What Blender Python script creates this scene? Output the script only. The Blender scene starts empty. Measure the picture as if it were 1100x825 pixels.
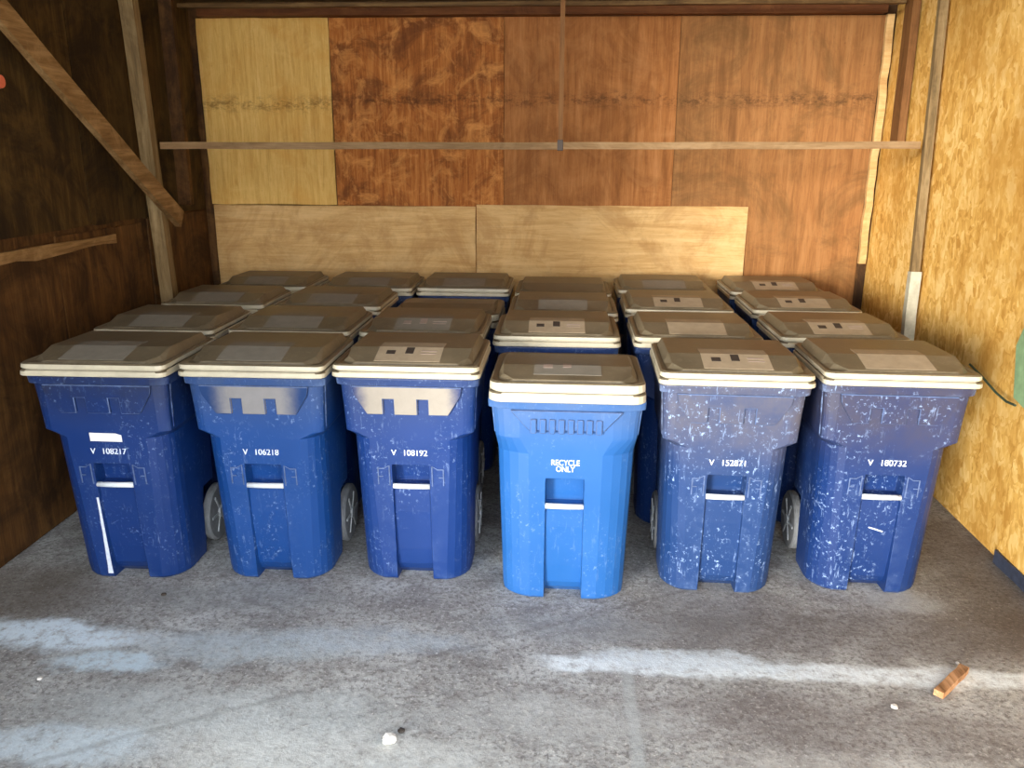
import bpy, bmesh, math, random
from mathutils import Vector, Matrix
random.seed(7)
C = bpy.context.scene.collection
S = bpy.context.scene
R = math.radians

# ------------------------------------------------------------------ helpers
def link_mesh(name, bm, mat=None, parent=None, loc=None, smooth=False):
    bmesh.ops.recalc_face_normals(bm, faces=bm.faces)
    me = bpy.data.meshes.new(name); bm.to_mesh(me); bm.free()
    if smooth:
        for p in me.polygons: p.use_smooth = True
    if mat: me.materials.append(mat)
    o = bpy.data.objects.new(name, me); C.objects.link(o)
    if parent: o.parent = parent
    if loc: o.location = loc
    return o

def tag(o, label, cat, group=None):
    o['label'] = label; o['category'] = cat
    if group: o['group'] = group
    return o

def struct(o):
    o['kind'] = 'structure'; return o

def box(bm, x0, x1, y0, y1, z0, z1, bev=0.0):
    r = bmesh.ops.create_cube(bm, size=1.0)
    vs = r['verts']
    for v in vs:
        v.co = Vector(((x0+x1)/2+v.co.x*(x1-x0), (y0+y1)/2+v.co.y*(y1-y0), (z0+z1)/2+v.co.z*(z1-z0)))
    if bev > 0:
        es = list({e for v in vs for e in v.link_edges})
        bmesh.ops.bevel(bm, geom=es, offset=bev, segments=2, affect='EDGES', profile=.7)

def beam(bm, a, b, w, t, up=(0,0,1), wob=0.0, n=1):
    """plank from a to b, w along side axis, t along the other, slight irregular edges"""
    a = Vector(a); b = Vector(b); d = (b-a).normalized(); up = Vector(up)
    s = d.cross(up).normalized(); u = s.cross(d).normalized()
    prev = None
    for i in range(n+1):
        c = a.lerp(b, i/n) + s*random.uniform(-wob, wob) + u*random.uniform(-wob, wob)
        ring = [bm.verts.new(c+s*(w/2*p)+u*(t/2*q)) for p, q in ((-1,-1),(1,-1),(1,1),(-1,1))]
        if prev:
            for k in range(4): bm.faces.new((prev[k], prev[(k+1)%4], ring[(k+1)%4], ring[k]))
        else: bm.faces.new(ring[::-1])
        prev = ring
    bm.faces.new(prev)

def tube(bm, pts, r, seg=10):
    pts = [Vector(p) for p in pts]; prev = None
    for i, p in enumerate(pts):
        d = (pts[min(i+1, len(pts)-1)]-pts[max(i-1, 0)]).normalized()
        ref = Vector((0,0,1)) if abs(d.z) < .9 else Vector((0,1,0))
        s = d.cross(ref).normalized(); u = s.cross(d)
        ring = [bm.verts.new(p+s*math.cos(2*math.pi*k/seg)*r+u*math.sin(2*math.pi*k/seg)*r) for k in range(seg)]
        if prev:
            for k in range(seg): bm.faces.new((prev[k], prev[(k+1)%seg], ring[(k+1)%seg], ring[k]))
        else: bm.faces.new(ring[::-1])
        prev = ring
    bm.faces.new(prev)

def loft(bm, rings, cap=True):
    prev = None; out = []
    for rg in rings:
        ring = [bm.verts.new(p) for p in rg]; out.append(ring)
        if prev:
            n = len(ring)
            for k in range(n): bm.faces.new((prev[k], prev[(k+1)%n], ring[(k+1)%n], ring[k]))
        elif cap: bm.faces.new(ring[::-1])
        prev = ring
    if cap: bm.faces.new(prev)
    return out

def mirror_ring(half):
    """half: list of (x,y) from front centre to back centre, x>=0"""
    left = [(-x, y) for x, y in half if x > 1e-6][::-1]
    return half + left

# ------------------------------------------------------------------ materials
def srgb(r, g, b):
    f = lambda c: (c/12.92 if c <= .04045 else ((c+.055)/1.055)**2.4)
    return (f(r/255), f(g/255), f(b/255), 1)

class NT:
    def __init__(s, name):
        s.m = bpy.data.materials.new(name); s.m.use_nodes = True
        s.t = s.m.node_tree; s.n = s.t.nodes; s.l = s.t.links
        s.b = s.n['Principled BSDF']
    def new(s, t, **k):
        n = s.n.new(t)
        for a, v in k.items(): setattr(n, a, v)
        return n
    def set(s, sock, v):
        if isinstance(v, bpy.types.NodeSocket): s.l.new(v, sock)
        else: sock.default_value = v
    def coord(s, kind='Object', scale=(1,1,1), loc=(0,0,0), rnd=False, rot=(0,0,0)):
        tc = s.new('ShaderNodeTexCoord'); mp = s.new('ShaderNodeMapping')
        mp.inputs['Scale'].default_value = scale; mp.inputs['Location'].default_value = loc
        mp.inputs['Rotation'].default_value = rot
        s.l.new(tc.outputs[kind], mp.inputs['Vector'])
        if rnd:
            oi = s.new('ShaderNodeObjectInfo'); mu = s.math('MULTIPLY', oi.outputs['Random'], 37.0)
            va = s.new('ShaderNodeVectorMath', operation='ADD')
            s.l.new(mp.outputs[0], va.inputs[0]); s.l.new(mu, va.inputs[1]); return va.outputs[0]
        return mp.outputs[0]
    def noise(s, vec, scale=5, detail=4, rough=.6, dist=0.0):
        n = s.new('ShaderNodeTexNoise'); s.set(n.inputs['Vector'], vec)
        n.inputs['Scale'].default_value = scale; n.inputs['Detail'].default_value = detail
        n.inputs['Roughness'].default_value = rough; n.inputs['Distortion'].default_value = dist
        return n.outputs['Fac']
    def vor(s, vec, scale=5, feature='F1', out='Distance'):
        n = s.new('ShaderNodeTexVoronoi', feature=feature); s.set(n.inputs['Vector'], vec)
        n.inputs['Scale'].default_value = scale; return n.outputs[out]
    def math(s, op, a, b=0.0, c=None, clamp=False):
        n = s.new('ShaderNodeMath', operation=op); n.use_clamp = clamp
        s.set(n.inputs[0], a); s.set(n.inputs[1], b)
        if c is not None: s.set(n.inputs[2], c)
        return n.outputs[0]
    def ramp(s, fac, stops, interp='LINEAR'):
        n = s.new('ShaderNodeValToRGB'); e = n.color_ramp.elements; n.color_ramp.interpolation = interp
        while len(e) < len(stops): e.new(.5)
        for i, (p, c) in enumerate(stops):
            e[i].position = p; e[i].color = c if not isinstance(c, (int, float)) else (c, c, c, 1)
        s.set(n.inputs[0], fac); return n.outputs[0]
    def mix(s, fac, a, b, mode='MIX'):
        n = s.new('ShaderNodeMix', data_type='RGBA', blend_type=mode)
        s.set(n.inputs['Factor'], fac); s.set(n.inputs['A'], a); s.set(n.inputs['B'], b)
        return n.outputs['Result']
    def xyz(s, vec):
        n = s.new('ShaderNodeSeparateXYZ'); s.set(n.inputs[0], vec); return n.outputs
    def smooth(s, v, lo, hi):
        n = s.new('ShaderNodeMapRange', interpolation_type='SMOOTHSTEP'); s.set(n.inputs['Value'], v)
        n.inputs['From Min'].default_value = lo; n.inputs['From Max'].default_value = hi
        return n.outputs['Result']
    def bump(s, h, strength=.3, dist=.01):
        n = s.new('ShaderNodeBump'); n.inputs['Strength'].default_value = strength
        n.inputs['Distance'].default_value = dist; s.set(n.inputs['Height'], h)
        s.l.new(n.outputs[0], s.b.inputs['Normal'])
    def out(s, col, rough=.6, spec=.5):
        s.set(s.b.inputs['Base Color'], col); s.set(s.b.inputs['Roughness'], rough)
        s.b.inputs['Specular IOR Level'].default_value = spec
        return s.m

def m_blue(name, base, dusty, dust_amt, z0=.72, z1=1.0, speck=.5, spec=.5, wear_on=True):
    k = NT(name); v = k.coord(rnd=True); o = k.xyz(k.coord())
    big = k.noise(v, 3, 3, .6)
    c = k.mix(k.ramp(big, [(.35, 0), (.7, .3)]), base, tuple(x*1.35 for x in base[:3])+(1,))
    # dust sticks to the collar, fading below it
    hz = k.smooth(o[2], z0, z1)
    dn = k.ramp(k.noise(v, 6, 5, .7), [(.3, .35), (.7, 1)])
    dust = k.math('MULTIPLY', k.math('MULTIPLY', hz, dn), dust_amt, clamp=True)
    c = k.mix(dust, c, dusty)
    # pale scuffs and vertical scratches
    sv = k.coord(rnd=True, scale=(60, 60, 9)); sc = k.noise(sv, 1.0, 4, .7)
    sp = k.noise(v, 55, 3, .7)
    scr = k.math('MAXIMUM', k.ramp(sc, [(.60, 0), (.74, 1)]), k.ramp(sp, [(.585, 0), (.70, 1)]))
    reg = k.ramp(k.noise(v, 4, 3, .6), [(.42, 0), (.62, 1)])
    c = k.mix(k.math('MULTIPLY', k.math('MULTIPLY', scr, reg), speck), c, srgb(150, 175, 215))
    if not wear_on:
        k.bump(k.noise(v, 90, 2, .5), .08, .002)
        return k.out(c, k.ramp(big, [(.3, .38), (.7, .55)]), spec)
    geo = k.new('ShaderNodeNewGeometry')         # rubbed edges
    wear = k.math('MULTIPLY', k.ramp(geo.outputs['Pointiness'], [(.53, 0), (.60, 1)]), k.ramp(k.noise(v, 16, 4, .7), [(.42, 0), (.6, 1)]))
    c = k.mix(k.math('MULTIPLY', wear, min(1, speck*1.2)), c, srgb(140, 165, 205))
    k.bump(k.noise(v, 90, 2, .5), .08, .002)
    return k.out(c, k.ramp(big, [(.3, .38), (.7, .55)]), spec)

def m_plain(name, col, rough=.6, var=.25, scale=12, spec=.5, metallic=0):
    k = NT(name); v = k.coord(rnd=True); n = k.noise(v, scale, 5, .65)
    lo = tuple(x*(1-var) for x in col[:3])+(1,); hi = tuple(min(1, x*(1+var)) for x in col[:3])+(1,)
    k.b.inputs['Metallic'].default_value = metallic
    k.bump(n, .1, .003)
    return k.out(k.ramp(n, [(.3, lo), (.7, hi)]), rough, spec)

def m_wood(name, dark, mid, light, axis='Z', rough=.7, stain=None, stain_amt=.5, scale=1.0, blotch=.5, spec=.25, mould=None):
    """stained plywood / weathered timber: stretched grain plus shaped blotches"""
    k = NT(name)
    sc = {'Z': (9, 9, .7), 'X': (.7, 9, 9), 'Y': (9, .7, 9)}[axis]
    g = k.noise(k.coord(scale=tuple(a*scale for a in sc), rnd=True), 2.2, 7, .68, .6)
    f = k.noise(k.coord(scale=tuple(a*scale*3 for a in sc), rnd=True), 4, 4, .6)
    v = k.coord(rnd=True)
    c = k.ramp(g, [(.28, dark), (.5, mid), (.74, light)])
    c = k.mix(k.ramp(f, [(.45, 0), (.75, .5)]), c, dark)
    if stain:
        b = k.noise(v, 1.7*scale, 6, .7, 1.2)
        c = k.mix(k.math('MULTIPLY', k.ramp(b, [(.46, 0), (.6, 1)]), stain_amt), c, stain)
    b2 = k.noise(v, 3.5*scale, 5, .72, .8)
    c = k.mix(k.math('MULTIPLY', k.ramp(b2, [(.5, 0), (.66, 1)]), blotch), c, light)
    if mould:                                   # tide line of mould at one height on the sheets
        z = k.xyz(k.coord())[2]; mw = k.noise(k.coord(scale=(9, 9, 16)), 1.6, 6, .8)
        ln = k.math('SUBTRACT', 1.0, k.smooth(k.math('ABSOLUTE', k.math('SUBTRACT', k.math('ADD', z, k.math('MULTIPLY', b2, -.10)), mould-.05)), .0, .09))
        c = k.mix(k.math('MULTIPLY', k.math('MULTIPLY', ln, k.ramp(mw, [(.46, 0), (.60, 1)])), .75), c, tuple(q*.4 for q in dark[:3])+(1,))
        sp = k.noise(v, 38, 4, .75)
        c = k.mix(k.math('MULTIPLY', k.ramp(sp, [(.63, 0), (.72, 1)]), .35), c, tuple(q*.45 for q in dark[:3])+(1,))
    k.bump(g, .25, .006)
    return k.out(c, rough, spec)

def m_osb(name, a, b_, c_, dirt=None):
    k = NT(name); v = k.coord(scale=(1, 1, .55))
    wv = k.noise(k.coord(), 9, 2, .5)
    va = k.new('ShaderNodeVectorMath', operation='ADD')
    k.l.new(v, va.inputs[0]); k.l.new(k.math('MULTIPLY', wv, .12), va.inputs[1]); v = va.outputs[0]
    f1 = k.vor(v, 22, out='Color'); f2 = k.vor(v, 46, out='Color')
    x1 = k.xyz(f1)[0]; x2 = k.xyz(f2)[1]
    s = k.math('ADD', k.math('MULTIPLY', x1, .30), k.math('MULTIPLY', x2, .25))
    s = k.math('ADD', s, k.math('MULTIPLY', k.noise(k.coord(scale=(1, 1, .4)), 5, 5, .7), .70))
    col = k.ramp(s, [(.36, a), (.62, b_), (.86, c_)])
    bl = k.noise(k.coord(), 1.5, 5, .65, .5)
    col = k.mix(k.ramp(bl, [(.45, 0), (.65, .6)]), col, a)
    if dirt:
        z = k.xyz(k.coord())[2]
        low = k.smooth(k.math('ADD', z, k.math('MULTIPLY', bl, -.3)), .0, -.17)
        col = k.mix(low, col, dirt)
    k.bump(s, .2, .003)
    return k.out(col, .75, .25)

BLUE = {}
BP = dict(
    std=('blue_plastic', srgb(12, 50, 112), srgb(48, 60, 88), .6, .72, 1.0, .55),
    navy=('navy_blue_plastic', srgb(8, 46, 106), srgb(30, 38, 62), .95, .72, 1.0, .4),
    royal=('royal_blue_plastic', srgb(12, 64, 130), srgb(60, 76, 104), .8, .72, 1.0, .55),
    dusty=('dusty_blue_plastic', srgb(26, 56, 104), srgb(84, 84, 98), 1.15, .52, .92, 1.2),
    purple=('faded_blue_plastic', srgb(18, 47, 100), srgb(60, 60, 80), 1.15, .55, .92, .95),
    bright=('bright_blue_plastic', srgb(30, 88, 152), srgb(74, 98, 136), .8, .7, .95, .35))
APRON = {}
for kk, aa in BP.items():
    BLUE[kk] = m_blue(*aa)
    APRON[kk] = m_blue(aa[0]+'_apron', *aa[1:], wear_on=False)
M_edge = m_plain('rubbed_pale_blue_edge', srgb(84, 102, 140), .6, .35, 30)
def m_dusty_apron(name, blue, dusty, x0, x1):
    k = NT(name); v = k.coord(rnd=True); x, y, z = k.xyz(k.coord())
    n = k.noise(v, 14, 5, .7)
    m = k.smooth(k.math('ADD', k.math('ABSOLUTE', x), k.math('MULTIPLY', n, .05)), x1, x0)
    c = k.mix(k.ramp(n, [(.3, 0), (.7, .3)]), dusty, tuple(q*.6 for q in dusty[:3])+(1,))
    return k.out(k.mix(m, blue, c), .7, .3)
M_cream = m_dusty_apron('cream_dust_on_blue', srgb(34, 52, 100), srgb(158, 150, 138), .19, .27)
M_creamb = m_dusty_apron('pale_dust_on_blue', srgb(26, 56, 104), srgb(140, 138, 138), .13, .24)
def m_lid():
    k = NT('taupe_lid_plastic'); v = k.coord(rnd=True)
    n = k.noise(v, 4, 5, .7); n2 = k.noise(v, 30, 4, .7)
    c = k.ramp(n, [(.3, srgb(88, 79, 62)), (.7, srgb(120, 108, 86))])
    c = k.mix(k.ramp(n2, [(.55, 0), (.75, .3)]), c, srgb(150, 142, 122))
    k.bump(n2, .1, .002)
    return k.out(c, k.ramp(n, [(.3, .34), (.7, .5)]), .5)
M_lid = m_lid()
M_rim = m_plain('lit_taupe_lid_edge', srgb(192, 184, 160), .4, .15, 10)  # same lid plastic, with the daylight on its lips put into the colour
M_label = m_plain('faded_paper_label', srgb(160, 144, 120), .6, .12, 20)
M_label2 = m_plain('grey_paper_label', srgb(128, 122, 110), .6, .12, 20)
M_ink = m_plain('black_ink', srgb(58, 50, 44), .6, .2, 20)
M_inkf = m_plain('faded_ink', srgb(150, 132, 120), .6, .2, 20)
M_bar = m_plain('worn_white_catch', srgb(226, 232, 236), .35, .06, 30)
M_text = m_plain('white_stamp', srgb(214, 222, 236), .6, .12, 60)
M_stick = m_plain('white_sticker', srgb(244, 244, 238), .5, .04, 30)
M_wheel = m_plain('dusty_grey_tyre', srgb(132, 134, 136), .8, .2, 20)
M_hub = m_plain('pale_grey_hub', srgb(176, 180, 182), .6, .15, 20)
M_dark = m_plain('dark_rusty_steel', srgb(62, 48, 38), .6, .3, 20)

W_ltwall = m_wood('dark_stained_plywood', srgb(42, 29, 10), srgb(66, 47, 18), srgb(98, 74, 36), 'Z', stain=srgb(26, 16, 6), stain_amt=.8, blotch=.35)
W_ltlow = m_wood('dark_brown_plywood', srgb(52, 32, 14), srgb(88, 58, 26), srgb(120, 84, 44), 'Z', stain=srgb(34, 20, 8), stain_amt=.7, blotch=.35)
W_post = m_wood('weathered_grey_timber', srgb(84, 68, 42), srgb(124, 102, 68), srgb(156, 134, 96), 'Z', blotch=.3)
W_brace = m_wood('weathered_brown_timber', srgb(92, 66, 36), srgb(134, 102, 62), srgb(176, 142, 96), 'Y', blotch=.5)
W_brown = m_wood('mottled_rust_plywood', srgb(116, 64, 20), srgb(170, 102, 42), srgb(212, 146, 78), 'Z', stain=srgb(92, 48, 14), stain_amt=.7, blotch=.8, scale=1.6, mould=2.36)
W_brown2 = m_wood('red_brown_plywood', srgb(126, 78, 34), srgb(166, 108, 56), srgb(190, 134, 82), 'Z', stain=srgb(122, 74, 30), stain_amt=.5, blotch=.35, mould=2.36)
W_brown3 = m_wood('dull_brown_plywood', srgb(116, 76, 38), srgb(150, 102, 56), srgb(170, 122, 74), 'Z', stain=srgb(102, 72, 36), stain_amt=.6, blotch=.25, mould=2.36)
W_beige = m_wood('yellow_beige_plywood', srgb(188, 142, 68), srgb(216, 176, 98), srgb(230, 196, 124), 'Z', stain=srgb(206, 154, 72), stain_amt=.5, blotch=.35, scale=1.3, mould=2.33)
W_strip = m_wood('pale_plywood_strip', srgb(186, 144, 86), srgb(212, 174, 116), srgb(226, 194, 140), 'X', stain=srgb(160, 118, 66), stain_amt=.5, blotch=.35)
W_beam = m_wood('red_brown_timber', srgb(74, 40, 18), srgb(106, 62, 30), srgb(136, 88, 48), 'X', blotch=.4)
W_rail = m_wood('greyish_tan_timber', srgb(100, 76, 48), srgb(134, 106, 72), srgb(158, 132, 98), 'X', blotch=.4)
W_stud = m_wood('reddish_stud_timber', srgb(84, 54, 26), srgb(116, 78, 42), srgb(138, 98, 56), 'Z', blotch=.3)
W_ceil = m_wood('dim_roof_boards', srgb(60, 42, 22), srgb(98, 72, 40), srgb(140, 112, 70), 'X', blotch=.4)
W_osb = m_osb('oriented_strand_board', srgb(184, 134, 58), srgb(216, 170, 88), srgb(234, 198, 126))
M_black = m_plain('black_flashing', srgb(52, 58, 74), .45, .4, 30)
M_silver = m_plain('silvery_paint', srgb(176, 172, 152), .5, .25, 16)
M_stick_w = m_wood('broken_wood', srgb(90, 58, 30), srgb(190, 140, 96), srgb(222, 180, 140), 'Y', blotch=.3)
M_pebble = m_plain('pale_stone', srgb(216, 212, 204), .8, .15, 40)
M_chip = m_plain('dark_chip', srgb(70, 62, 54), .8, .3, 40)
M_green = m_plain('faded_green_cloth', srgb(128, 158, 116), .85, .15, 20)
M_cord = m_plain('dark_green_cord', srgb(50, 66, 48), .7, .2, 20)
M_pink = m_plain('salmon_reflector', srgb(214, 110, 78), .4, .15, 20)

def m_floor():
    k = NT('dirty_concrete'); P = k.coord(); x, y, z = k.xyz(P)
    n1 = k.noise(P, 1.1, 8, .68, .5); n2 = k.noise(P, 7, 8, .72, .3); n3 = k.noise(P, 45, 5, .75)
    c = k.ramp(n1, [(.34, srgb(138, 135, 129)), (.52, srgb(182, 182, 177)), (.68, srgb(208, 210, 206))])
    c = k.mix(k.ramp(n2, [(.42, .0), (.62, .6)]), c, srgb(130, 124, 119))
    c = k.mix(k.ramp(n3, [(.50, 0), (.60, .65)]), c, srgb(86, 79, 74))
    c = k.mix(k.ramp(k.noise(k.coord(scale=(1, 1.5, 1)), 26, 6, .8), [(.50, 0), (.64, .6)]), c, srgb(112, 106, 102))
    c = k.mix(k.ramp(k.noise(k.coord(scale=(.6, 1.3, 1)), 5, 7, .75, .4), [(.50, 0), (.62, .55)]), c, srgb(116, 111, 107))
    c = k.mix(k.ramp(k.noise(k.coord(loc=(5, 3, 0)), 34, 6, .8), [(.54, 0), (.66, .6)]), c, srgb(206, 203, 197))
    c = k.mix(k.ramp(k.noise(P, 60, 4, .7), [(.58, 0), (.68, .85)]), c, srgb(222, 218, 210))
    wob = k.noise(P, 3.2, 6, .7); w2 = k.math('SUBTRACT', wob, .5)
    yy = k.math('ADD', y, k.math('MULTIPLY', w2, .30)); xx = k.math('ADD', x, k.math('MULTIPLY', w2, .25))
    rag = k.ramp(k.noise(P, 16, 7, .8), [(.36, .25), (.52, 1)])
    def band(v, c0, hw, soft):      # 1 inside |v-c0|<hw
        return k.math('SUBTRACT', 1.0, k.smooth(k.math('ABSOLUTE', k.math('SUBTRACT', v, c0)), hw, hw+soft))
    def patch(cx, cy, rx, ry, soft=.5):
        dx = k.math('DIVIDE', k.math('SUBTRACT', xx, cx), rx); dy = k.math('DIVIDE', k.math('SUBTRACT', yy, cy), ry)
        d = k.math('SQRT', k.math('ADD', k.math('MULTIPLY', dx, dx), k.math('MULTIPLY', dy, dy)))
        return k.math('SUBTRACT', 1.0, k.smooth(d, 1-soft, 1+soft*.3))
    # dark damp zone between the pale band and the right hand bins
    c = k.mix(k.math('MULTIPLY', patch(1.3, 3.15, 1.2, .26, .6), .5), c, srgb(84, 72, 66))
    c = k.mix(k.math('MULTIPLY', patch(2.2, 3.7, .5, .9, .6), .65), c, srgb(74, 60, 52))
    c = k.mix(k.math('MULTIPLY', patch(-2.4, 3.2, .45, .35, .7), .6), c, srgb(92, 82, 68))
    c = k.mix(k.math('MULTIPLY', patch(1.0, 2.55, 1.1, .2, .6), .35), c, srgb(104, 90, 86))
    # pale scraped filler band across the right half and its branch
    b1 = k.math('MULTIPLY', band(k.math('ADD', yy, k.math('MULTIPLY', w2, -.12)), 2.85, .030, .05), k.math('MULTIPLY', k.smooth(xx, -.12, .02), rag))
    c = k.mix(k.math('MULTIPLY', b1, 1.0), c, srgb(226, 233, 234))
    b1b = k.math('MULTIPLY', patch(.55, 2.9, .5, .075, .5), rag)
    c = k.mix(k.math('MULTIPLY', b1b, .85), c, srgb(212, 221, 224))
    b2 = k.math('MULTIPLY', band(k.math('ADD', x, k.math('MULTIPLY', w2, .06)), .29, .008, .028), k.math('SUBTRACT', 1.0, k.smooth(yy, 2.78, 2.86)))
    c = k.mix(k.math('MULTIPLY', b2, .6), c, srgb(176, 180, 178))
    # bluish white residue on the left
    for a, col, am in ((patch(-2.1, 2.90, .48, .12), srgb(222, 236, 243), 1.0), (patch(-1.78, 2.72, .26, .09), srgb(206, 224, 232), .85),
                       (patch(-1.3, 2.86, .5, .12), srgb(190, 203, 208), .6), (patch(-.75, 2.95, .5, .12), srgb(184, 195, 202), .55),
                       (patch(-1.2, 2.45, .75, .18), srgb(194, 200, 198), .6), (patch(-1.7, 2.25, .4, .12), srgb(208, 221, 226), .7),
                       (patch(-1.5, 3.25, .6, .14), srgb(140, 142, 138), .5), (patch(.1, 3.1, .5, .12), srgb(146, 148, 146), .5),
                       (patch(-.75, 2.25, .7, .16), srgb(214, 216, 210), .6), (patch(.0, 2.5, .55, .14), srgb(190, 192, 188), .45), (patch(1.1, 2.3, .7, .12), srgb(196, 192, 186), .4),
                       (patch(1.6, 3.42, .22, .10), srgb(172, 174, 172), .7), (patch(.65, 3.25, .25, .35), srgb(128, 126, 122), .4)):
        c = k.mix(k.math('MULTIPLY', k.math('MULTIPLY', a, rag), am), c, col)
    # scuffed tyre arcs sweeping to the front left
    ln = k.math('ADD', y, k.math('MULTIPLY', x, -.55)); arc = band(k.math('ADD', ln, k.math('MULTIPLY', w2, .08)), 3.12, .004, .02)
    c = k.mix(k.math('MULTIPLY', k.math('MULTIPLY', arc, rag), .25), c, srgb(84, 78, 74))
    h = k.math('ADD', n2, k.math('MULTIPLY', n3, .6))
    k.bump(h, .45, .012)
    return k.out(c, k.ramp(n1, [(.3, .62), (.7, .85)]), .35)
M_floor = m_floor()

# ------------------------------------------------------------------ room shell
YB = 6.3
def xl(y): return -2.70-.02*(y-3.5)
def xr(y): return 2.21+.025*(y-3.5)
Y0 = .2                                    # the shed's open front

bm = bmesh.new(); box(bm, -9, 9, -9, 6.6, -.2, 0)
struct(link_mesh('floor', bm, M_floor))
bm = bmesh.new(); box(bm, xl(YB)-.1, xr(YB)+.1, YB, YB+.12, 0, 3.35)
struct(link_mesh('wall_back', bm, W_ltlow))
def slab_wall(name, fx, y0, y1, z0, z1, th, mat, sgn):
    bm = bmesh.new(); ps = [(fx(y0), y0), (fx(y1), y1), (fx(y1)+sgn*th, y1), (fx(y0)+sgn*th, y0)]
    lo = [bm.verts.new((x, y, z0)) for x, y in ps]; hi = [bm.verts.new((x, y, z1)) for x, y in ps]
    bm.faces.new(lo[::-1]); bm.faces.new(hi)
    for i in range(4): bm.faces.new((lo[i], lo[(i+1)%4], hi[(i+1)%4], hi[i]))
    return link_mesh(name, bm, mat)
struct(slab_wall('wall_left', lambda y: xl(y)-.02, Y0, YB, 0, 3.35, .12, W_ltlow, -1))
struct(slab_wall('wall_right', lambda y: xr(y)+.02, Y0, YB, 0, 3.35, .12, W_osb, 1))
# ceiling boards fall gently to the back
bm = bmesh.new()
n = 26
for i in range(n):
    y0 = Y0+(YB+.1-Y0)*i/n; y1 = Y0+(YB+.1-Y0)*(i+1)/n-.006
    zc = lambda y: 3.36-(y-Y0)/(YB-Y0)*.33
    vs = [bm.verts.new(p) for p in ((-2.9, y0, zc(y0)), (2.45, y0, zc(y0)), (2.45, y1, zc(y1)), (-2.9, y1, zc(y1)),
                                    (-2.9, y0, zc(y0)+.03), (2.45, y0, zc(y0)+.03), (2.45, y1, zc(y1)+.03), (-2.9, y1, zc(y1)+.03))]
    for f in ((0,1,2,3), (7,6,5,4), (0,4,5,1), (1,5,6,2), (2,6,7,3), (3,7,4,0)): bm.faces.new([vs[j] for j in f])
box(bm, -2.9, 2.45, Y0, YB+.1, 3.42, 3.46)
struct(link_mesh('ceiling', bm, W_ceil))

# plywood sheets on the back wall
def sheet(x0, x1, z0, z1, th, mat, label, off=0.0015, jag=.0, skew=0.0, name='plywood_sheet'):
    bm = bmesh.new(); N = 14
    def edge(p, q):
        return [(p[0]+(q[0]-p[0])*i/N+(random.uniform(-jag, jag) if 0 < i < N else 0), p[1]+(q[1]-p[1])*i/N+(random.uniform(-jag, jag) if 0 < i < N else 0)) for i in range(N)]
    c = [(x0+skew, z0), (x1, z0), (x1, z1), (x0, z1)]
    pts = []
    for i in range(4): pts += edge(c[i], c[(i+1)%4])
    f = [bm.verts.new((x, YB-off-th, z)) for x, z in pts]; b = [bm.verts.new((x, YB-off, z)) for x, z in pts]
    bm.faces.new(f); bm.faces.new(b[::-1])
    for i in range(len(pts)): bm.faces.new((f[i], b[i], b[(i+1)%len(pts)], f[(i+1)%len(pts)]))
    bmesh.ops.triangulate(bm, faces=[q for q in bm.faces if len(q.verts) > 4])
    return tag(link_mesh(name, bm, mat), label, 'plywood sheet')
sheet(-2.715, -1.735, 1.595, 2.92, .012, W_beige, 'yellow-beige plywood sheet at the upper left of the back wall', jag=.004)
sheet(-1.728, -.452, .004, 2.92, .012, W_brown, 'mottled rust-brown plywood sheet right of the yellow-beige sheet', jag=.0008)
sheet(-.449, .805, .004, 2.92, .012, W_brown2, 'smooth red-brown plywood sheet in the middle of the back wall', jag=.0008)
sheet(.808, 2.215, .012, 2.92, .012, W_brown3, 'dull brown plywood sheet reaching down the right end of back wall', jag=.0008)
sheet(-2.70, -.665, .006, 1.59, .012, W_strip, 'long pale plywood strip low on back wall, left one', off=.015, jag=.003)
sheet(-.658, 1.375, .006, 1.605, .012, W_strip, 'long pale plywood strip low on back wall, right one with knots', off=.015, jag=.003)

# left wall cladding: upper and lower sheets, with the split ledge board between
def wallsheet(fx, y0, y1, z0, z1, th, mat, label, sgn, slope=0.0, name='plywood_sheet', jag=.0, cat='plywood sheet'):
    bm = bmesh.new(); N = 12
    lo = [(y0+(y1-y0)*i/N, z0+slope*i/N+random.uniform(-jag, jag)) for i in range(N+1)]
    hi = [(y0+(y1-y0)*i/N, z1+(slope*i/N)+random.uniform(-jag, jag)) for i in range(N+1)][::-1]
    pts = lo+hi
    a = [bm.verts.new((fx(y)+sgn*.0015, y, z)) for y, z in pts]; b = [bm.verts.new((fx(y)+sgn*th, y, z)) for y, z in pts]
    bm.faces.new(a); bm.faces.new(b[::-1])
    for i in range(len(pts)): bm.faces.new((a[i], b[i], b[(i+1)%len(pts)], a[(i+1)%len(pts)]))
    bmesh.ops.triangulate(bm, faces=[q for q in bm.faces if len(q.verts) > 4])
    return tag(link_mesh(name, bm, mat), label, cat)
xlf = lambda y: xl(y)-.02
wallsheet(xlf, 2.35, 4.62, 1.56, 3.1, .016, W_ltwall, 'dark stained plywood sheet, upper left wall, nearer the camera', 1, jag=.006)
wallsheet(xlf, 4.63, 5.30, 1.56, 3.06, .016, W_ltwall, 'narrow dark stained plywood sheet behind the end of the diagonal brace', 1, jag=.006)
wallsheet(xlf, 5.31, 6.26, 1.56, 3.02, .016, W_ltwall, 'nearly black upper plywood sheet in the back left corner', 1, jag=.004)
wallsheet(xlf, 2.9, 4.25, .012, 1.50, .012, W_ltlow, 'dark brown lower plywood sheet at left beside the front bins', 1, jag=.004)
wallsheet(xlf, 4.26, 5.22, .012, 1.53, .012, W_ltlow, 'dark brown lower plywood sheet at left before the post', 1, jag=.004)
wallsheet(xlf, 5.31, 6.26, .012, 1.55, .012, W_ltlow, 'dark lower plywood sheet in the back left corner', 1, jag=.004)
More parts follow.
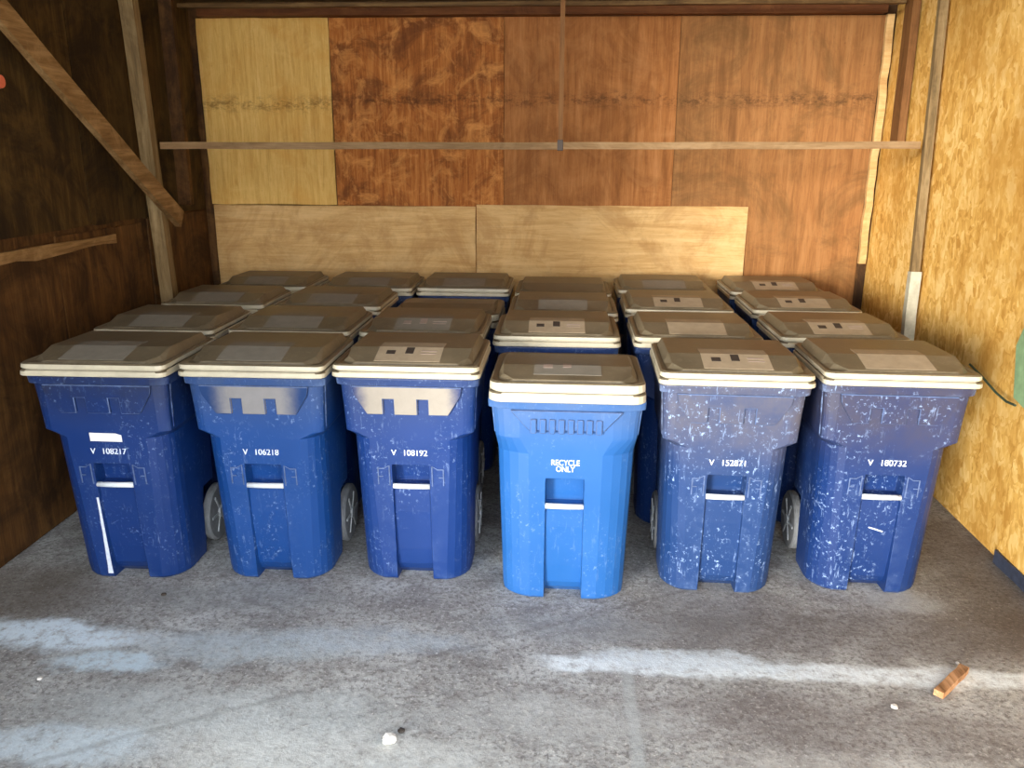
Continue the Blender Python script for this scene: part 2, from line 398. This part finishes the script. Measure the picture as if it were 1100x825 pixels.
wallsheet(lambda y: xlf(y)+.013, 2.9, 4.85, 1.435, 1.49, .02, W_brace, 'split weathered ledge board running along the left wall', 1, slope=.004, name='ledge_board', jag=.010, cat='board')

# left post and diagonal brace
bm = bmesh.new(); beam(bm, (-2.615, 5.30, .0), (-2.615, 5.11, 3.06), .085, .075, up=(0,1,0), wob=.003, n=8)
tag(link_mesh('wall_post', bm, W_post), 'grey weathered post against the dark left wall', 'post')
bm = bmesh.new(); beam(bm, (-2.55, 3.40, 2.86), (-2.55, 5.36, 1.545), .115, .04, up=(1,0,0), wob=.003, n=8)
tag(link_mesh('diagonal_brace', bm, W_brace), 'long weathered diagonal brace nailed across the left post', 'brace')
bm = bmesh.new(); beam(bm, (-2.66, 5.72, 1.62), (-2.66, 5.72, 3.03), .05, .09, up=(1,0,0), wob=.003, n=5)
tag(link_mesh('wall_stud', bm, W_ltlow), 'thin dark stud in the back left corner above the rail', 'stud')

# right wall cladding
wallsheet(lambda y: xr(y)+.02, 5.13, 6.283, .012, 2.98, .014, W_osb, 'yellow strand board sheet beyond the silvery right post', -1)
wallsheet(lambda y: xr(y)+.02, 3.86, 5.12, .03, 3.12, .018, W_osb, 'yellow strand board sheet beside the rightmost bins', -1)
wallsheet(lambda y: xr(y)+.02, 2.55, 3.85, .07, 3.12, .030, W_osb, 'yellow strand board sheet at the right edge of view', -1)
bm = bmesh.new(); beam(bm, (2.20, 3.35, .035), (2.205, 3.84, .035), .02, .07, up=(0,0,1), wob=.004, n=8)
tag(link_mesh('base_flashing', bm, M_black), 'crumpled blue-black flashing along the foot of the right wall', 'flashing')
p = bpy.data.objects.new('wall_post', None); C.objects.link(p); p.location = (2.185, 5.2, 0)
tag(p, 'thin pale post with silvery lower half by the right wall', 'post')
bm = bmesh.new(); beam(bm, (0, -.09, 0), (.004, .0, 1.28), .065, .05, up=(0,1,0), wob=.003, n=5)
o = link_mesh('lower_post', bm, M_silver, p); o['label'] = 'silvery painted lower half'
bm = bmesh.new(); beam(bm, (.004, .0, 1.28), (.02, .17, 3.1), .05, .04, up=(0,1,0), wob=.002, n=6)
link_mesh('upper_post', bm, W_post, p)
bm = bmesh.new(); beam(bm, (2.235, 5.86, 2.055), (2.235, 5.88, 3.02), .13, .05, up=(1,0,0), wob=.002, n=4)
tag(link_mesh('wall_stud', bm, W_stud), 'reddish-brown stud on right wall above the rail end', 'stud')
bm = bmesh.new(); beam(bm, (2.238, 6.256, 1.2), (2.238, 6.256, 2.92), .035, .05, up=(1,0,0), wob=.005, n=16)
tag(link_mesh('corner_batten', bm, W_strip), 'pale ragged corner batten where back and right walls meet', 'batten')

# rail across the bay, two lengths butted on a hanger
for a, b, lab in (((-2.565, 5.26, 2.015), (-.03, 5.25, 2.022), 'left length of the thin timber rail spanning the bay'),
                  ((-.025, 5.25, 2.022), (2.12, 5.22, 2.035), 'right length of the thin timber rail spanning the bay')):
    bm = bmesh.new(); beam(bm, a, b, .06, .042, wob=.0015, n=10)
    tag(link_mesh('cross_rail', bm, W_rail), lab, 'rail')
p = bpy.data.objects.new('rail_hanger', None); C.objects.link(p); p.location = (-.027, 5.25, 2.0)
tag(p, 'brown vertical hanger strip holding up the middle of the rail', 'hanger')
bm = bmesh.new(); beam(bm, (0, .02, .055), (0, .02, 1.10), .028, .02, up=(0,1,0), wob=.001, n=4)
link_mesh('strap', bm, W_stud, p)
bm = bmesh.new(); box(bm, -.018, .018, -.036, .036, -.006, .058, .004)
o = link_mesh('bracket', bm, M_dark, p); o['label'] = 'dark bracket gripping the rail joint'

# timbers under the roof at the back
bm = bmesh.new(); beam(bm, (-2.66, 6.235, 2.950), (2.19, 6.235, 2.950), .09, .055, wob=.003, n=14)
tag(link_mesh('roof_beam', bm, W_beam), 'red-brown beam capping the back wall', 'beam')
bm = bmesh.new(); beam(bm, (-2.66, 5.9, 2.938), (2.19, 5.9, 2.940), .05, .024, wob=.004, n=14)
tag(link_mesh('roof_batten', bm, W_ceil), 'rough batten under the roof in front of the beam', 'batten')

# things at the wall edges
p = bpy.data.objects.new('hanging_cloth', None); C.objects.link(p); p.location = (2.17, 3.86, 1.30)
tag(p, 'faded green cloth corner hanging at the right edge with its cord', 'cloth')
bm = bmesh.new()
pts = [(0, -.35, .1), (0, -.02, -.02), (.004, .06, -.20), (0, .0, -.44), (.0, -.25, -.50), (0, -.40, -.42)]
f = [bm.verts.new((x-.006, y, z)) for x, y, z in pts]; b = [bm.verts.new((x, y, z)) for x, y, z in pts]
bm.faces.new(f); bm.faces.new(b[::-1])
for i in range(len(pts)): bm.faces.new((f[i], b[i], b[(i+1)%len(pts)], f[(i+1)%len(pts)]))
link_mesh('fabric', bm, M_green, p)
bm = bmesh.new(); tube(bm, [(-.005, .45, -.39), (-.008, .30, -.42), (-.008, .15, -.46), (-.008, .05, -.475), (-.008, -.03, -.47)], .006)
o = link_mesh('cord', bm, M_cord, p); o['label'] = 'dark green cord'
bm = bmesh.new()
r = bmesh.ops.create_cone(bm, cap_ends=True, segments=20, radius1=.035, radius2=.03, depth=.02, matrix=Matrix.Rotation(R(90), 4, 'Y'))
o = link_mesh('round_reflector', bm, M_pink, None, (-2.693, 3.955, 2.29)); tag(o, 'small salmon-pink round reflector at left edge of the dark wall', 'reflector')

# ------------------------------------------------------------------ bins
def front_y(z, A):                   # front face plane of body
    return A['f0'] + (A['f1']-A['f0'])*z/1.02
TYPE_A = dict(h=1.03, f0=-.225, f1=-.302, step=(.735, .765), wl0=.256, wl1=.270, wc0=.290, wc1=.302, flat0=.150, flat1=.185, flatc=.245, ch=.13, b0=.235, b1=.245, lidw=.326, lz=1.030, lip=.0255, crown=1.125, lf=-.342, lb=.245, pk=(.50, .605))
TYPE_B = dict(h=.965, f0=-.275, f1=-.305, step=(.715, .785), wl0=.278, wl1=.300, wc0=.308, wc1=.322, flat0=.15, flat1=.16, flatc=.20, ch=.10, b0=.18, b1=.22, lidw=.333, lz=.962, lip=.040, crown=1.078, lf=-.352, lb=.21, pk=(.47, .60))

def ring_at(z, w, f, flat, ch, b, rec, cx=.086):
    arc = []
    for i in range(1, 6):                       # crease at the flat, then a rounding sweep to the side
        a = R(18+72*i/5); s0 = math.sin(R(18)); c0 = math.cos(R(18))
        arc.append((flat+(w-flat)*(math.sin(a)-s0)/(1-s0), f+ch*(c0-math.cos(a))/c0))
    k = .052*max(0, min(1, (.36-z)/.03))         # wheel wells
    half = [(0, f+rec), (cx-.004, f+rec), (cx, f+rec*.0), (flat, f)] + arc + [(w, .045), (w-k, .075), (w-k, b-.06), (w-.02-k, b-.02), (w-.07-k, b), (0, b)]
    return [(x, y, z) for x, y in mirror_ring(half)]

def body_mesh(A):
    bm = bmesh.new(); rings = []
    s0, s1 = A['step']; p0, p1 = A['pk']
    def low(z, rec, infl=0.0):
        t = z/s0; fy = front_y(z, A)
        rings.append(ring_at(z, A['wl0']+(A['wl1']-A['wl0'])*t-infl, fy+infl, A['flat0']+(A['flat1']-A['flat0'])*t, A['ch'], A['b0']+(A['b1']-A['b0'])*t-infl, rec))
    low(0, .080, .012); low(.012, .078, .002); low(.04, .048); low(.075, .030); low(.16, .022); low(.33, .016); low(.36, .015)
    low(p0-.03, .018); low(p0-.006, .018); low(p0, .075); low(p0+.02, .075); low(p1-.022, .068); low(p1, .0); low(p1+.03, 0)
    low((p1+s0)/2, 0); low(s0-.002, 0)
    for z, t in ((s1, 0), ((s1+A['h'])/2, .5), (A['h']-.045, 1)):
        rings.append(ring_at(z, A['wc0']+(A['wc1']-A['wc0'])*t, front_y(z, A), A['flatc'], .035 if A is TYPE_A else .05, A['b1'], 0))
    for z, e in ((A['h']-.043, .014), (A['h']-.012, .016), (A['h'], .010)):
        rings.append(ring_at(z, A['wc1']+e, front_y(z, A)-e, A['flatc'], .035, A['b1']+e*.5, 0))
    loft(bm, rings)
    return bm

def rrect(w, f, b, r, z, n=4):
    pts = []
    for cx, cy, a0 in ((w-r, f+r, -90), (w-r, b-r, 0), (-w+r, b-r, 90), (-w+r, f+r, 180)):
        for i in range(n+1):
            a = R(a0+90*i/n); pts.append((cx+r*math.cos(a), cy+r*math.sin(a), z))
    return pts

def lid_mesh(A):
    bm = bmesh.new(); w, f, b, lz, lp = A['lidw'], A['lf'], A['lb'], A['lz'], A['lip']; g = .006
    r = .035 if A is TYPE_A else .055
    rings = [rrect(w-.012, f+.012, b-.01, r, lz+.004)]
    z = lz
    rings += [rrect(w-.003, f+.003, b, r, z), rrect(w, f, b, r, z+.004), rrect(w-.001, f+.001, b, r, z+lp-.005), rrect(w-.006, f+.006, b-.003, r, z+lp)]
    z += lp
    rings += [rrect(w-.014, f+.014, b-.008, r, z+.001), rrect(w-.014, f+.014, b-.008, r, z+g)]
    z += g
    rings += [rrect(w-.006, f+.008, b-.003, r, z), rrect(w-.003, f+.006, b-.002, r, z+.004), rrect(w-.005, f+.008, b-.003, r, z+lp-.006), rrect(w-.013, f+.017, b-.012, r, z+lp),
              rrect(w-.028, f+.032, b-.03, r, z+lp-.003)]
    zt = z+lp-.006
    rings += [rrect(w-.034, f+.040, b-.04, r, zt)]
    loft(bm, rings)
    return bm

def slopez(y, A):
    """top surface of the raised panel: front facet rises to the crown, then nearly level"""
    lf, top = A['lf'], A['lz']+2*A['lip']+.006
    y0, y1 = lf+.045, lf+.195
    if y <= y1: return top+.004+(A['crown']-top-.004)*max(0, (y-y0)/(y1-y0))
    return A['crown'] - (y-y1)/(A['lb']-y1)*(.006 if A is TYPE_A else .03)

def panel_mesh(A):
    """raised centre of the lid with cut front corners"""
    bm = bmesh.new(); w, lf, lb = A['lidw'], A['lf'], A['lb']; top = A['lz']+2*A['lip']+.006
    y0, y1 = lf+.045, lf+.195
    outline = [(-w+.105, y0), (w-.105, y0), (w-.060, y0+.055), (w-.052, y1), (w-.052, lb-.05), (-w+.052, lb-.05), (-w+.052, y1), (-w+.060, y0+.055)]
    base = [(-w+.075, y0-.008), (w-.075, y0-.008), (w-.034, y0+.045), (w-.030, y1), (w-.030, lb-.03), (-w+.030, lb-.03), (-w+.030, y1), (-w+.034, y0+.045)]
    lo = [bm.verts.new((x, y, top-.010)) for x, y in base]; up = [bm.verts.new((x, y, slopez(y, A))) for x, y in outline]
    for i in range(8): bm.faces.new((lo[i], lo[(i+1)%8], up[(i+1)%8], up[i]))
    bm.faces.new((up[0], up[1], up[2], up[7])); bm.faces.new((up[7], up[2], up[3], up[6])); bm.faces.new((up[6], up[3], up[4], up[5]))
    bm.faces.new(lo[::-1])
    return bm

def decal(bm, x0, x1, ya, yb, A, h):
    """thin sticker folded over the crown"""
    ys = [ya]+([A['lf']+.195] if ya < A['lf']+.195 < yb else [])+[yb]
    prev = None
    for y in ys:
        z = slopez(y, A)
        r = [bm.verts.new((x0, y, z-.002)), bm.verts.new((x1, y, z-.002)), bm.verts.new((x1, y, z+h)), bm.verts.new((x0, y, z+h))]
        if prev:
            for k in range(4): bm.faces.new((prev[k], prev[(k+1)%4], r[(k+1)%4], r[k]))
        else: bm.faces.new(r[::-1])
        prev = r
    bm.faces.new(prev)

def apron_mesh(A):
    bm = bmesh.new()
    if A is TYPE_A:
        zt, zb, zn = .985, .852, .925
        pts = [(-.243, zt), (-.236, .945), (-.178, zb), (-.108, zb), (-.108, zn), (-.060, zn), (-.060, zb), (.045, zb), (.045, zn), (.093, zn), (.093, zb), (.178, zb), (.236, .945), (.243, zt)]
        groups = [pts]
    else:
        zt, zb = .915, .815
        groups = [[(-.240, zt), (-.162, zb+.012), (.162, zb+.012), (.240, zt)]]
        for i in range(8):
            x = -.140+i*.040; groups.append([(x-.013, zt-.035), (x-.013, zb), (x+.013, zb), (x+.013, zt-.035)])
    for gi, g in enumerate(groups):
        th = .014 if gi == 0 else .024
        a = [bm.verts.new((x, front_y(z, A)-th+(.0 if z > zb+.05 else .001), z)) for x, z in g]
        b = [bm.verts.new((x, front_y(z, A)+.004, z)) for x, z in g]
        bm.faces.new(a); bm.faces.new(b[::-1])
        for i in range(len(g)): bm.faces.new((a[i], b[i], b[(i+1)%len(g)], a[(i+1)%len(g)]))
    bmesh.ops.triangulate(bm, faces=[q for q in bm.faces if len(q.verts) > 4])
    return bm

def lathe_x(bm, prof, seg=28):
    rings = []
    for x, r in prof: rings.append([(x, r*math.cos(2*math.pi*k/seg), r*math.sin(2*math.pi*k/seg)) for k in range(seg)])
    loft(bm, rings)

def text_mesh(name, s, size, mat, parent, loc, thick=.0012, sx=1.0):
    cu = bpy.data.curves.new(name, 'FONT'); cu.body = s; cu.size = size; cu.extrude = thick
    cu.align_x = 'CENTER'; cu.align_y = 'CENTER'; cu.offset = size*.012
    t = bpy.data.objects.new(name, cu); C.objects.link(t)
    bpy.context.view_layer.update()
    me = bpy.data.meshes.new_from_object(t); bpy.data.objects.remove(t)
    me.materials.clear(); me.materials.append(mat)
    o = bpy.data.objects.new(name, me); C.objects.link(o); o.parent = parent
    o.location = loc; o.rotation_euler = (R(90-4 if True else 90), 0, 0); o.scale = (sx, 1, 1)
    return o

def bevelled(o, w=.004, seg=2, ang=30):
    m = o.modifiers.new('edge_rounding', 'BEVEL'); m.width = w; m.segments = seg; m.limit_method = 'ANGLE'; m.angle_limit = R(ang)
    return o

def make_bin(A, blue, apron_mat):
    t = bpy.data.objects.new('wheeled_bin', None); C.objects.link(t)
    bevelled(link_mesh('body', body_mesh(A), blue, t), .005)
    ap = link_mesh('rim_apron', apron_mesh(A), apron_mat, t); ap.data.materials.append(M_edge)
    bevelled(ap, .003, 1).modifiers[0].material = 1
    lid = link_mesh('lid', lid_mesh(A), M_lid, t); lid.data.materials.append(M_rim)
    for q in lid.data.polygons:                 # upright lip faces painted paler, as if daylight fell on them
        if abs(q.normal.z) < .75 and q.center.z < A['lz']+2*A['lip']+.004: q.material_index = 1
    bevelled(link_mesh('raised_panel', panel_mesh(A), M_lid, lid), .003)
    # rounded catch bar across the front pocket
    p0 = A['pk'][0]; fy = front_y(p0, A)
    bm = bmesh.new(); tube(bm, [(-.084, fy+.006, p0-.004), (0, fy+.003, p0-.004), (.084, fy+.006, p0-.004)], .0125, 10)
    link_mesh('catch_bar', bm, M_bar, t, smooth=True)
    # raised guide marks either side of the pocket
    if A is TYPE_A:
        for q in (-1, 1):
            bm = bmesh.new()
            for x, z0, z1 in ((q*.098, .50, .60), (q*.150, .505, .585)):
                beam(bm, (x, front_y(z0, A)-.0005, z0), (x, front_y(z1, A)-.0005, z1), .005, .005, up=(0,1,0))
            beam(bm, (q*.120, front_y(.585, A)-.0005, .585), (q*.152, front_y(.585, A)-.0005, .585), .005, .004)
            beam(bm, (q*.128, front_y(.545, A)-.0005, .545), (q*.152, front_y(.545, A)-.0005, .545), .005, .004)
            beam(bm, (q*.098, front_y(.60, A)-.0002, .6), (q*.120, front_y(.585, A)-.0002, .5865), .003, .003)
            link_mesh('guide_mark', bm, M_edge, t)
    # stiffening ribs at the ends of the collar
    for s in (-1, 1):
        bm = bmesh.new(); zt, zb = A['h']-.05, A['step'][1]+.01
        xx = A['wc1']-.004
        beam(bm, (s*xx, front_y(zt, A)+.055, zt), (s*(xx-.012), front_y(zb, A)+.055, zb), .014, .012, up=(0,1,0))
        bevelled(link_mesh('collar_rib', bm, blue, t), .003)
    # handle at the back, under the lid hinge
    bm = bmesh.new(); hz = A['h']-.03; by = A['b1']
    tube(bm, [(-.22, by-.01, hz-.05), (-.22, by+.045, hz-.01), (-.20, by+.06, hz), (.20, by+.06, hz), (.22, by+.045, hz-.01), (.22, by-.01, hz-.05)], .013, 8)
    link_mesh('handle', bm, blue, t, smooth=True)
    # wheels on an axle, at the back corners
    rad = .150
    bm = bmesh.new(); tube(bm, [(-.25, .232, rad), (.25, .232, rad)], .01, 8)
    link_mesh('axle', bm, M_dark, t)
    for s in (-1, 1):
        bm = bmesh.new(); lathe_x(bm, [(-.020, rad-.035), (-.020, rad-.012), (-.012, rad), (.012, rad), (.020, rad-.012), (.020, rad-.035)])
        wv = link_mesh('wheel', bm, M_wheel, t, (s*(A['wl0']-.012), .232, rad), smooth=False)
        bm = bmesh.new(); lathe_x(bm, [(-.018, .105), (.018, .105)])
        for q in (-1, 1):
            lathe_x(bm, [(q*.016, .034), (q*.030, .028)], 16)
            for k in range(6):
                a = 2*math.pi*k/6; d = Vector((0, math.cos(a), math.sin(a)))
                beam(bm, Vector((q*.021, 0, 0))+d*.025, Vector((q*.021, 0, 0))+d*.108, .012, .008, up=(1,0,0))
        link_mesh('hub', bm, M_hub, wv)
    return t

def lid_label(t, A, mat, marks, dx=0.0, dy=0.0, faint=False):
    lid = [c for c in t.children if c.name.split('.')[0] == 'lid'][0]
    ya = A['lf']+.055+dy; w = .145
    bm = bmesh.new(); decal(bm, dx-w, dx+w, ya, ya+.235, A, .0012)
    lb = link_mesh('paper_label', bm, mat, lid); lb['label'] = 'faded rectangular paper label'
    if marks:
        y = ya+.085
        for q in ((dx-.105, dx-.065, y-.018, y+.018), (dx-.020, dx+.016, y-.012, y+.048)):
            bm = bmesh.new(); decal(bm, *q, A, .0022)
            link_mesh('printed_mark', bm, M_ink if not faint else M_inkf, lid)
        if marks > 1:
            for q in ((y+.010, y+.020), (y-.015, y-.008)):
                bm = bmesh.new(); decal(bm, dx+.05, dx+.12, q[0], q[1], A, .0022)
                link_mesh('printed_line', bm, M_inkf, lid)

def copy_tree(o, parent=None):
    c = o.copy(); C.objects.link(c)
    if parent: c.parent = parent
    for ch in list(o.children): copy_tree(ch, c)
    return c

def recolour(t, blue, apron):
    for c in t.children:
        b = c.name.split('.')[0]
        if b in ('body', 'collar_rib', 'handle', 'rim_apron'):
            c.data = c.data.copy(); c.data.materials.clear(); c.data.materials.append(apron if b == 'rim_apron' else blue)
            if b == 'rim_apron': c.data.materials.append(M_edge)

protoA = make_bin(TYPE_A, BLUE['std'], APRON['std'])
protoB = make_bin(TYPE_B, BLUE['std'], APRON['std'])
usedA = usedB = False
GROUP = 'blue wheeled bins parked in rows of six'
# x, y, yaw, type, plastic, apron, label material, marks, label dx, dy, description
BINS = [
 (-2.03, 3.61, 1.0, 'A', 'navy', 'navy', M_label2, 0, -.02, 0, 'front-row blue wheeled bin at far left with white sticker above number'),
 (-1.34, 3.65, 0.5, 'A', 'royal', 'pale', M_label2, 0, -.02, 0, 'front-row blue wheeled bin second from left, pale dust under its lid'),
 (-.668, 3.69, 0.0, 'A', 'std', 'cream', M_label, 2, 0, 0, 'front-row blue wheeled bin third from left, cream dusty teeth below lid'),
 (.035, 3.61, -.4, 'B', 'bright', 'bright', M_label2, 1, 0, .04, 'shorter bright blue bin in front row with two lines of white lettering'),
 (.755, 3.67, -1.5, 'A', 'dusty', 'dusty', M_label, 2, .01, 0, 'scuffed dusty blue wheeled bin, second from right in the front row'),
 (1.455, 3.72, -1.5, 'A', 'purple', 'purple', M_label, 0, 0, 0, 'front-row blue wheeled bin at far right beside the yellow strand board'),
 (-2.12, 4.34, .5, 'A', 'std', 'std', M_label2, 0, 0, 0, 'second-row bin at far left, behind the bin with the white sticker'),
 (-1.41, 4.37, 0, 'A', 'std', 'std', M_label2, 0, 0, 0, 'second-row bin behind the pale-dusted second bin from left'),
 (-.72, 4.37, 0, 'A', 'std', 'std', M_label2, 2, 0, 0, 'second-row bin behind the bin with cream dusty teeth'),
 (-.02, 4.35, 0, 'A', 'std', 'std', M_label, 2, 0, 0, 'second-row bin showing its pale lid edge behind the shorter bright blue bin'),
 (.70, 4.37, -.5, 'A', 'std', 'std', M_label, 0, 0, 0, 'second-row bin directly behind the scuffed dusty front bin'),
 (1.44, 4.43, -.5, 'A', 'std', 'std', M_label, 2, 0, 0, 'second-row bin at far right, label with dark print'),
 (-2.13, 5.10, .5, 'A', 'std', 'std', M_label2, 0, 0, 0, 'third-row bin at far left near the dark wall'),
 (-1.41, 5.11, 0, 'A', 'std', 'std', M_label2, 0, 0, 0, 'third-row bin second from left, pale lid corner'),
 (-.70, 5.12, 0, 'B', 'std', 'std', None, 0, 0, 0, 'shorter third-row bin without a label on its lid, third from left'),
 (.01, 5.015, 0, 'A', 'std', 'std', M_label2, 0, 0, 0, 'third-row bin fourth from left with plain grey label'),
 (.71, 5.16, -.5, 'A', 'std', 'std', M_label, 1, 0, 0, 'third-row bin second from right with dark-printed label'),
 (1.47, 5.20, -.5, 'A', 'std', 'std', M_label, 1, 0, 0, 'third-row bin at far right with dark-printed label'),
 (-2.08, 5.82, .5, 'A', 'std', 'std', M_label2, 0, 0, 0, 'back-row bin at far left under the pale plywood strip'),
 (-1.35, 5.83, 0, 'A', 'std', 'std', M_label2, 0, 0, 0, 'back-row bin second from left under the pale strip'),
 (-.68, 5.86, 0, 'A', 'std', 'std', M_label2, 0, 0, 0, 'back-row bin third from left, pale lid edge above the unlabelled bin'),
 (.01, 5.70, 0, 'A', 'std', 'std', None, 0, 0, 0, 'back-row bin with bare lid, fourth from left, standing slightly forward'),
 (.71, 5.885, -.5, 'A', 'std', 'std', M_label2, 0, 0, 0, 'back-row bin second from right against the back wall'),
 (1.47, 5.885, -.5, 'A', 'std', 'std', M_label, 2, 0, 0, 'back-row bin at far right against dull brown plywood'),
]
APRON['pale'] = M_creamb; APRON['cream'] = M_cream
NUM = {0: ('V', '108217'), 1: ('V', '106218'), 2: ('V', '108192'), 4: ('V', '152871'), 5: ('V', '180732')}
made = []
for i, b in enumerate(BINS):                          # all copies first, so that labels never leak between them
    if b[3] == 'A': o = protoA if not usedA else copy_tree(protoA); usedA = True
    else: o = protoB if not usedB else copy_tree(protoB); usedB = True
    made.append(o)
for i, (b, o) in enumerate(zip(BINS, made)):
    x, y, yaw, ty, pl, ap, lm, marks, ldx, ldy, lab = b
    A = TYPE_A if ty == 'A' else TYPE_B
    o.location = (x, y, 0); o.rotation_euler = (0, 0, R(yaw)); tag(o, lab, 'bin', GROUP)
    if i < 6: recolour(o, BLUE[pl], APRON[ap])
    if lm: lid_label(o, A, lm, marks, ldx, ldy, faint=(i in (3, 8)))
    if i in NUM:
        z = .665; fy = front_y(z, A)-.0008
        text_mesh('stamped_symbol', NUM[i][0], .040, M_text, o, (-.073, fy, z))
        text_mesh('number_mark', NUM[i][1], .040, M_text, o, (.024, fy, z), sx=.95)
    if i == 3:
        text_mesh('lettering', 'RECYCLE', .036, M_text, o, (.0, front_y(.675, A)-.0008, .675), sx=.85)
        text_mesh('lettering', 'ONLY', .036, M_text, o, (0, front_y(.645, A)-.0008, .645), sx=.85)
    if i == 5:
        bm = bmesh.new(); beam(bm, (-.030, front_y(.335, A)+.0155, .338), (.035, front_y(.32, A)+.0155, .318), .006, .006)
        link_mesh('scratch', bm, M_text, o)['label'] = 'short white scratch in the channel'
    if i == 0:
        bm = bmesh.new(); z0, z1 = .715, .755
        pts = [(-.075, z0), (.070, z0-.002), (.070, z1-.010), (.045, z1-.002), (-.075, z1)]
        a = [bm.verts.new((px, front_y(pz, A)-.002, pz)) for px, pz in pts]; c = [bm.verts.new((px, front_y(pz, A)+.001, pz)) for px, pz in pts]
        bm.faces.new(a); bm.faces.new(c[::-1])
        for q in range(5): bm.faces.new((a[q], c[q], c[(q+1)%5], a[(q+1)%5]))
        bm2 = bmesh.new(); N = 9; L = []; Q = []
        for n_ in range(N+1):
            z = .43-.405*n_/N; wd = .002+.019*(n_/N)**1.6+random.uniform(0, .004)
            L.append((-.096-wd*.6, z)); Q.append((-.0885+wd*.05, z))
        pp = L+Q[::-1]; aa = [bm2.verts.new((px, front_y(pz, A)-.0015, pz)) for px, pz in pp]; cc = [bm2.verts.new((px, front_y(pz, A)+.002, pz)) for px, pz in pp]
        bm2.faces.new(aa); bm2.faces.new(cc[::-1])
        for q in range(len(pp)): bm2.faces.new((aa[q], cc[q], cc[(q+1)%len(pp)], aa[(q+1)%len(pp)]))
        d = link_mesh('paint_streak', bm2, M_text, o); d['label'] = 'pale streak down the left edge of the channel'
        s = link_mesh('sticker', bm, M_stick, o); s['label'] = 'blank white sticker above the number'

# ------------------------------------------------------------------ litter on the floor
def rock(name, loc, r, mat, label, cat, seed, sq=(1, 1, .55)):
    rnd = random.Random(seed); bm = bmesh.new(); bmesh.ops.create_icosphere(bm, subdivisions=2, radius=r)
    for v in bm.verts:
        v.co *= rnd.uniform(.8, 1.15); v.co.x *= sq[0]; v.co.y *= sq[1]; v.co.z *= sq[2]
    zmin = min(v.co.z for v in bm.verts)
    for v in bm.verts: v.co.z -= zmin
    return tag(link_mesh(name, bm, mat, None, loc), label, cat)
bm = bmesh.new(); beam(bm, (-.085, -.085, .014), (.085, .085, .014), .036, .026, wob=.002, n=5)
tag(link_mesh('wood_scrap', bm, M_stick_w, None, (1.535, 2.81, .002)), 'short brown wood scrap lying on the concrete at right', 'wood scrap')
rock('pebble', (-.563, 2.348, 0), .026, M_pebble, 'largest white pebble, on the concrete near the camera', 'pebble', 1)
rock('pebble', (1.257, 2.65, 0), .014, M_pebble, 'small white pebble left of the wood scrap', 'pebble', 2)
rock('pebble', (-.53, 2.40, 0), .013, M_chip, 'dark chip just behind the largest white pebble', 'pebble', 3)
rock('pebble', (-1.80, 3.24, 0), .012, M_chip, 'dark chip in front of the far-left front bin', 'pebble', 4)
rock('pebble', (-1.98, 2.60, 0), .010, M_pebble, 'tiny white pebble near the left edge', 'pebble', 5)
rock('pebble', (1.62, 2.83+.12, 0), .008, M_pebble, 'tiny pale pebble behind the wood scrap', 'pebble', 6)

# ------------------------------------------------------------------ light
w = bpy.data.worlds.new('World'); S.world = w; w.use_nodes = True
nt = w.node_tree; bg = nt.nodes['Background']
tc = nt.nodes.new('ShaderNodeTexCoord'); sx = nt.nodes.new('ShaderNodeSeparateXYZ'); rp = nt.nodes.new('ShaderNodeValToRGB')
nt.links.new(tc.outputs['Generated'], sx.inputs[0]); nt.links.new(sx.outputs[2], rp.inputs[0])
e = rp.color_ramp.elements; e[0].position = 0; e[0].color = (1.0, .97, .93, 1); e[1].position = .55; e[1].color = (.50, .60, .72, 1)
nt.links.new(rp.outputs[0], bg.inputs['Color']); bg.inputs['Strength'].default_value = 2.8

sd = bpy.data.lights.new('low_sun', 'SUN'); so = bpy.data.objects.new('low_sun', sd); C.objects.link(so)
sd.energy = 2.3; sd.angle = R(13); sd.color = (1, .95, .87)      # veiled low sun behind the photographer's left shoulder
so.rotation_euler = Vector((.50, .86, -.085)).to_track_quat('-Z', 'Y').to_euler(); so.location = (-3, -6, 4)

# ------------------------------------------------------------------ camera (level-headed phone, tilted down)
f, p, yw, rl, H = 872.7, .2721, .0606, .0050, 1.953
F = Vector((-math.sin(yw)*math.cos(p), math.cos(yw)*math.cos(p), -math.sin(p)))
Rt = Vector((math.cos(yw), math.sin(yw), 0)); Up = Rt.cross(F)
r2 = Rt*math.cos(rl)+Up*math.sin(rl); u2 = -Rt*math.sin(rl)+Up*math.cos(rl)
cd = bpy.data.cameras.new('camera'); cam = bpy.data.objects.new('camera', cd); C.objects.link(cam)
cd.sensor_width = 36; cd.lens = f/1100*36
m = Matrix((r2, u2, -F)).transposed().to_4x4(); m.translation = Vector((0, 0, H)); cam.matrix_world = m
S.camera = cam
S.view_settings.view_transform = 'Standard'; S.view_settings.look = 'None'
S.view_settings.gamma = 1; S.view_settings.use_curve_mapping = False
S.view_settings.exposure = 1.33
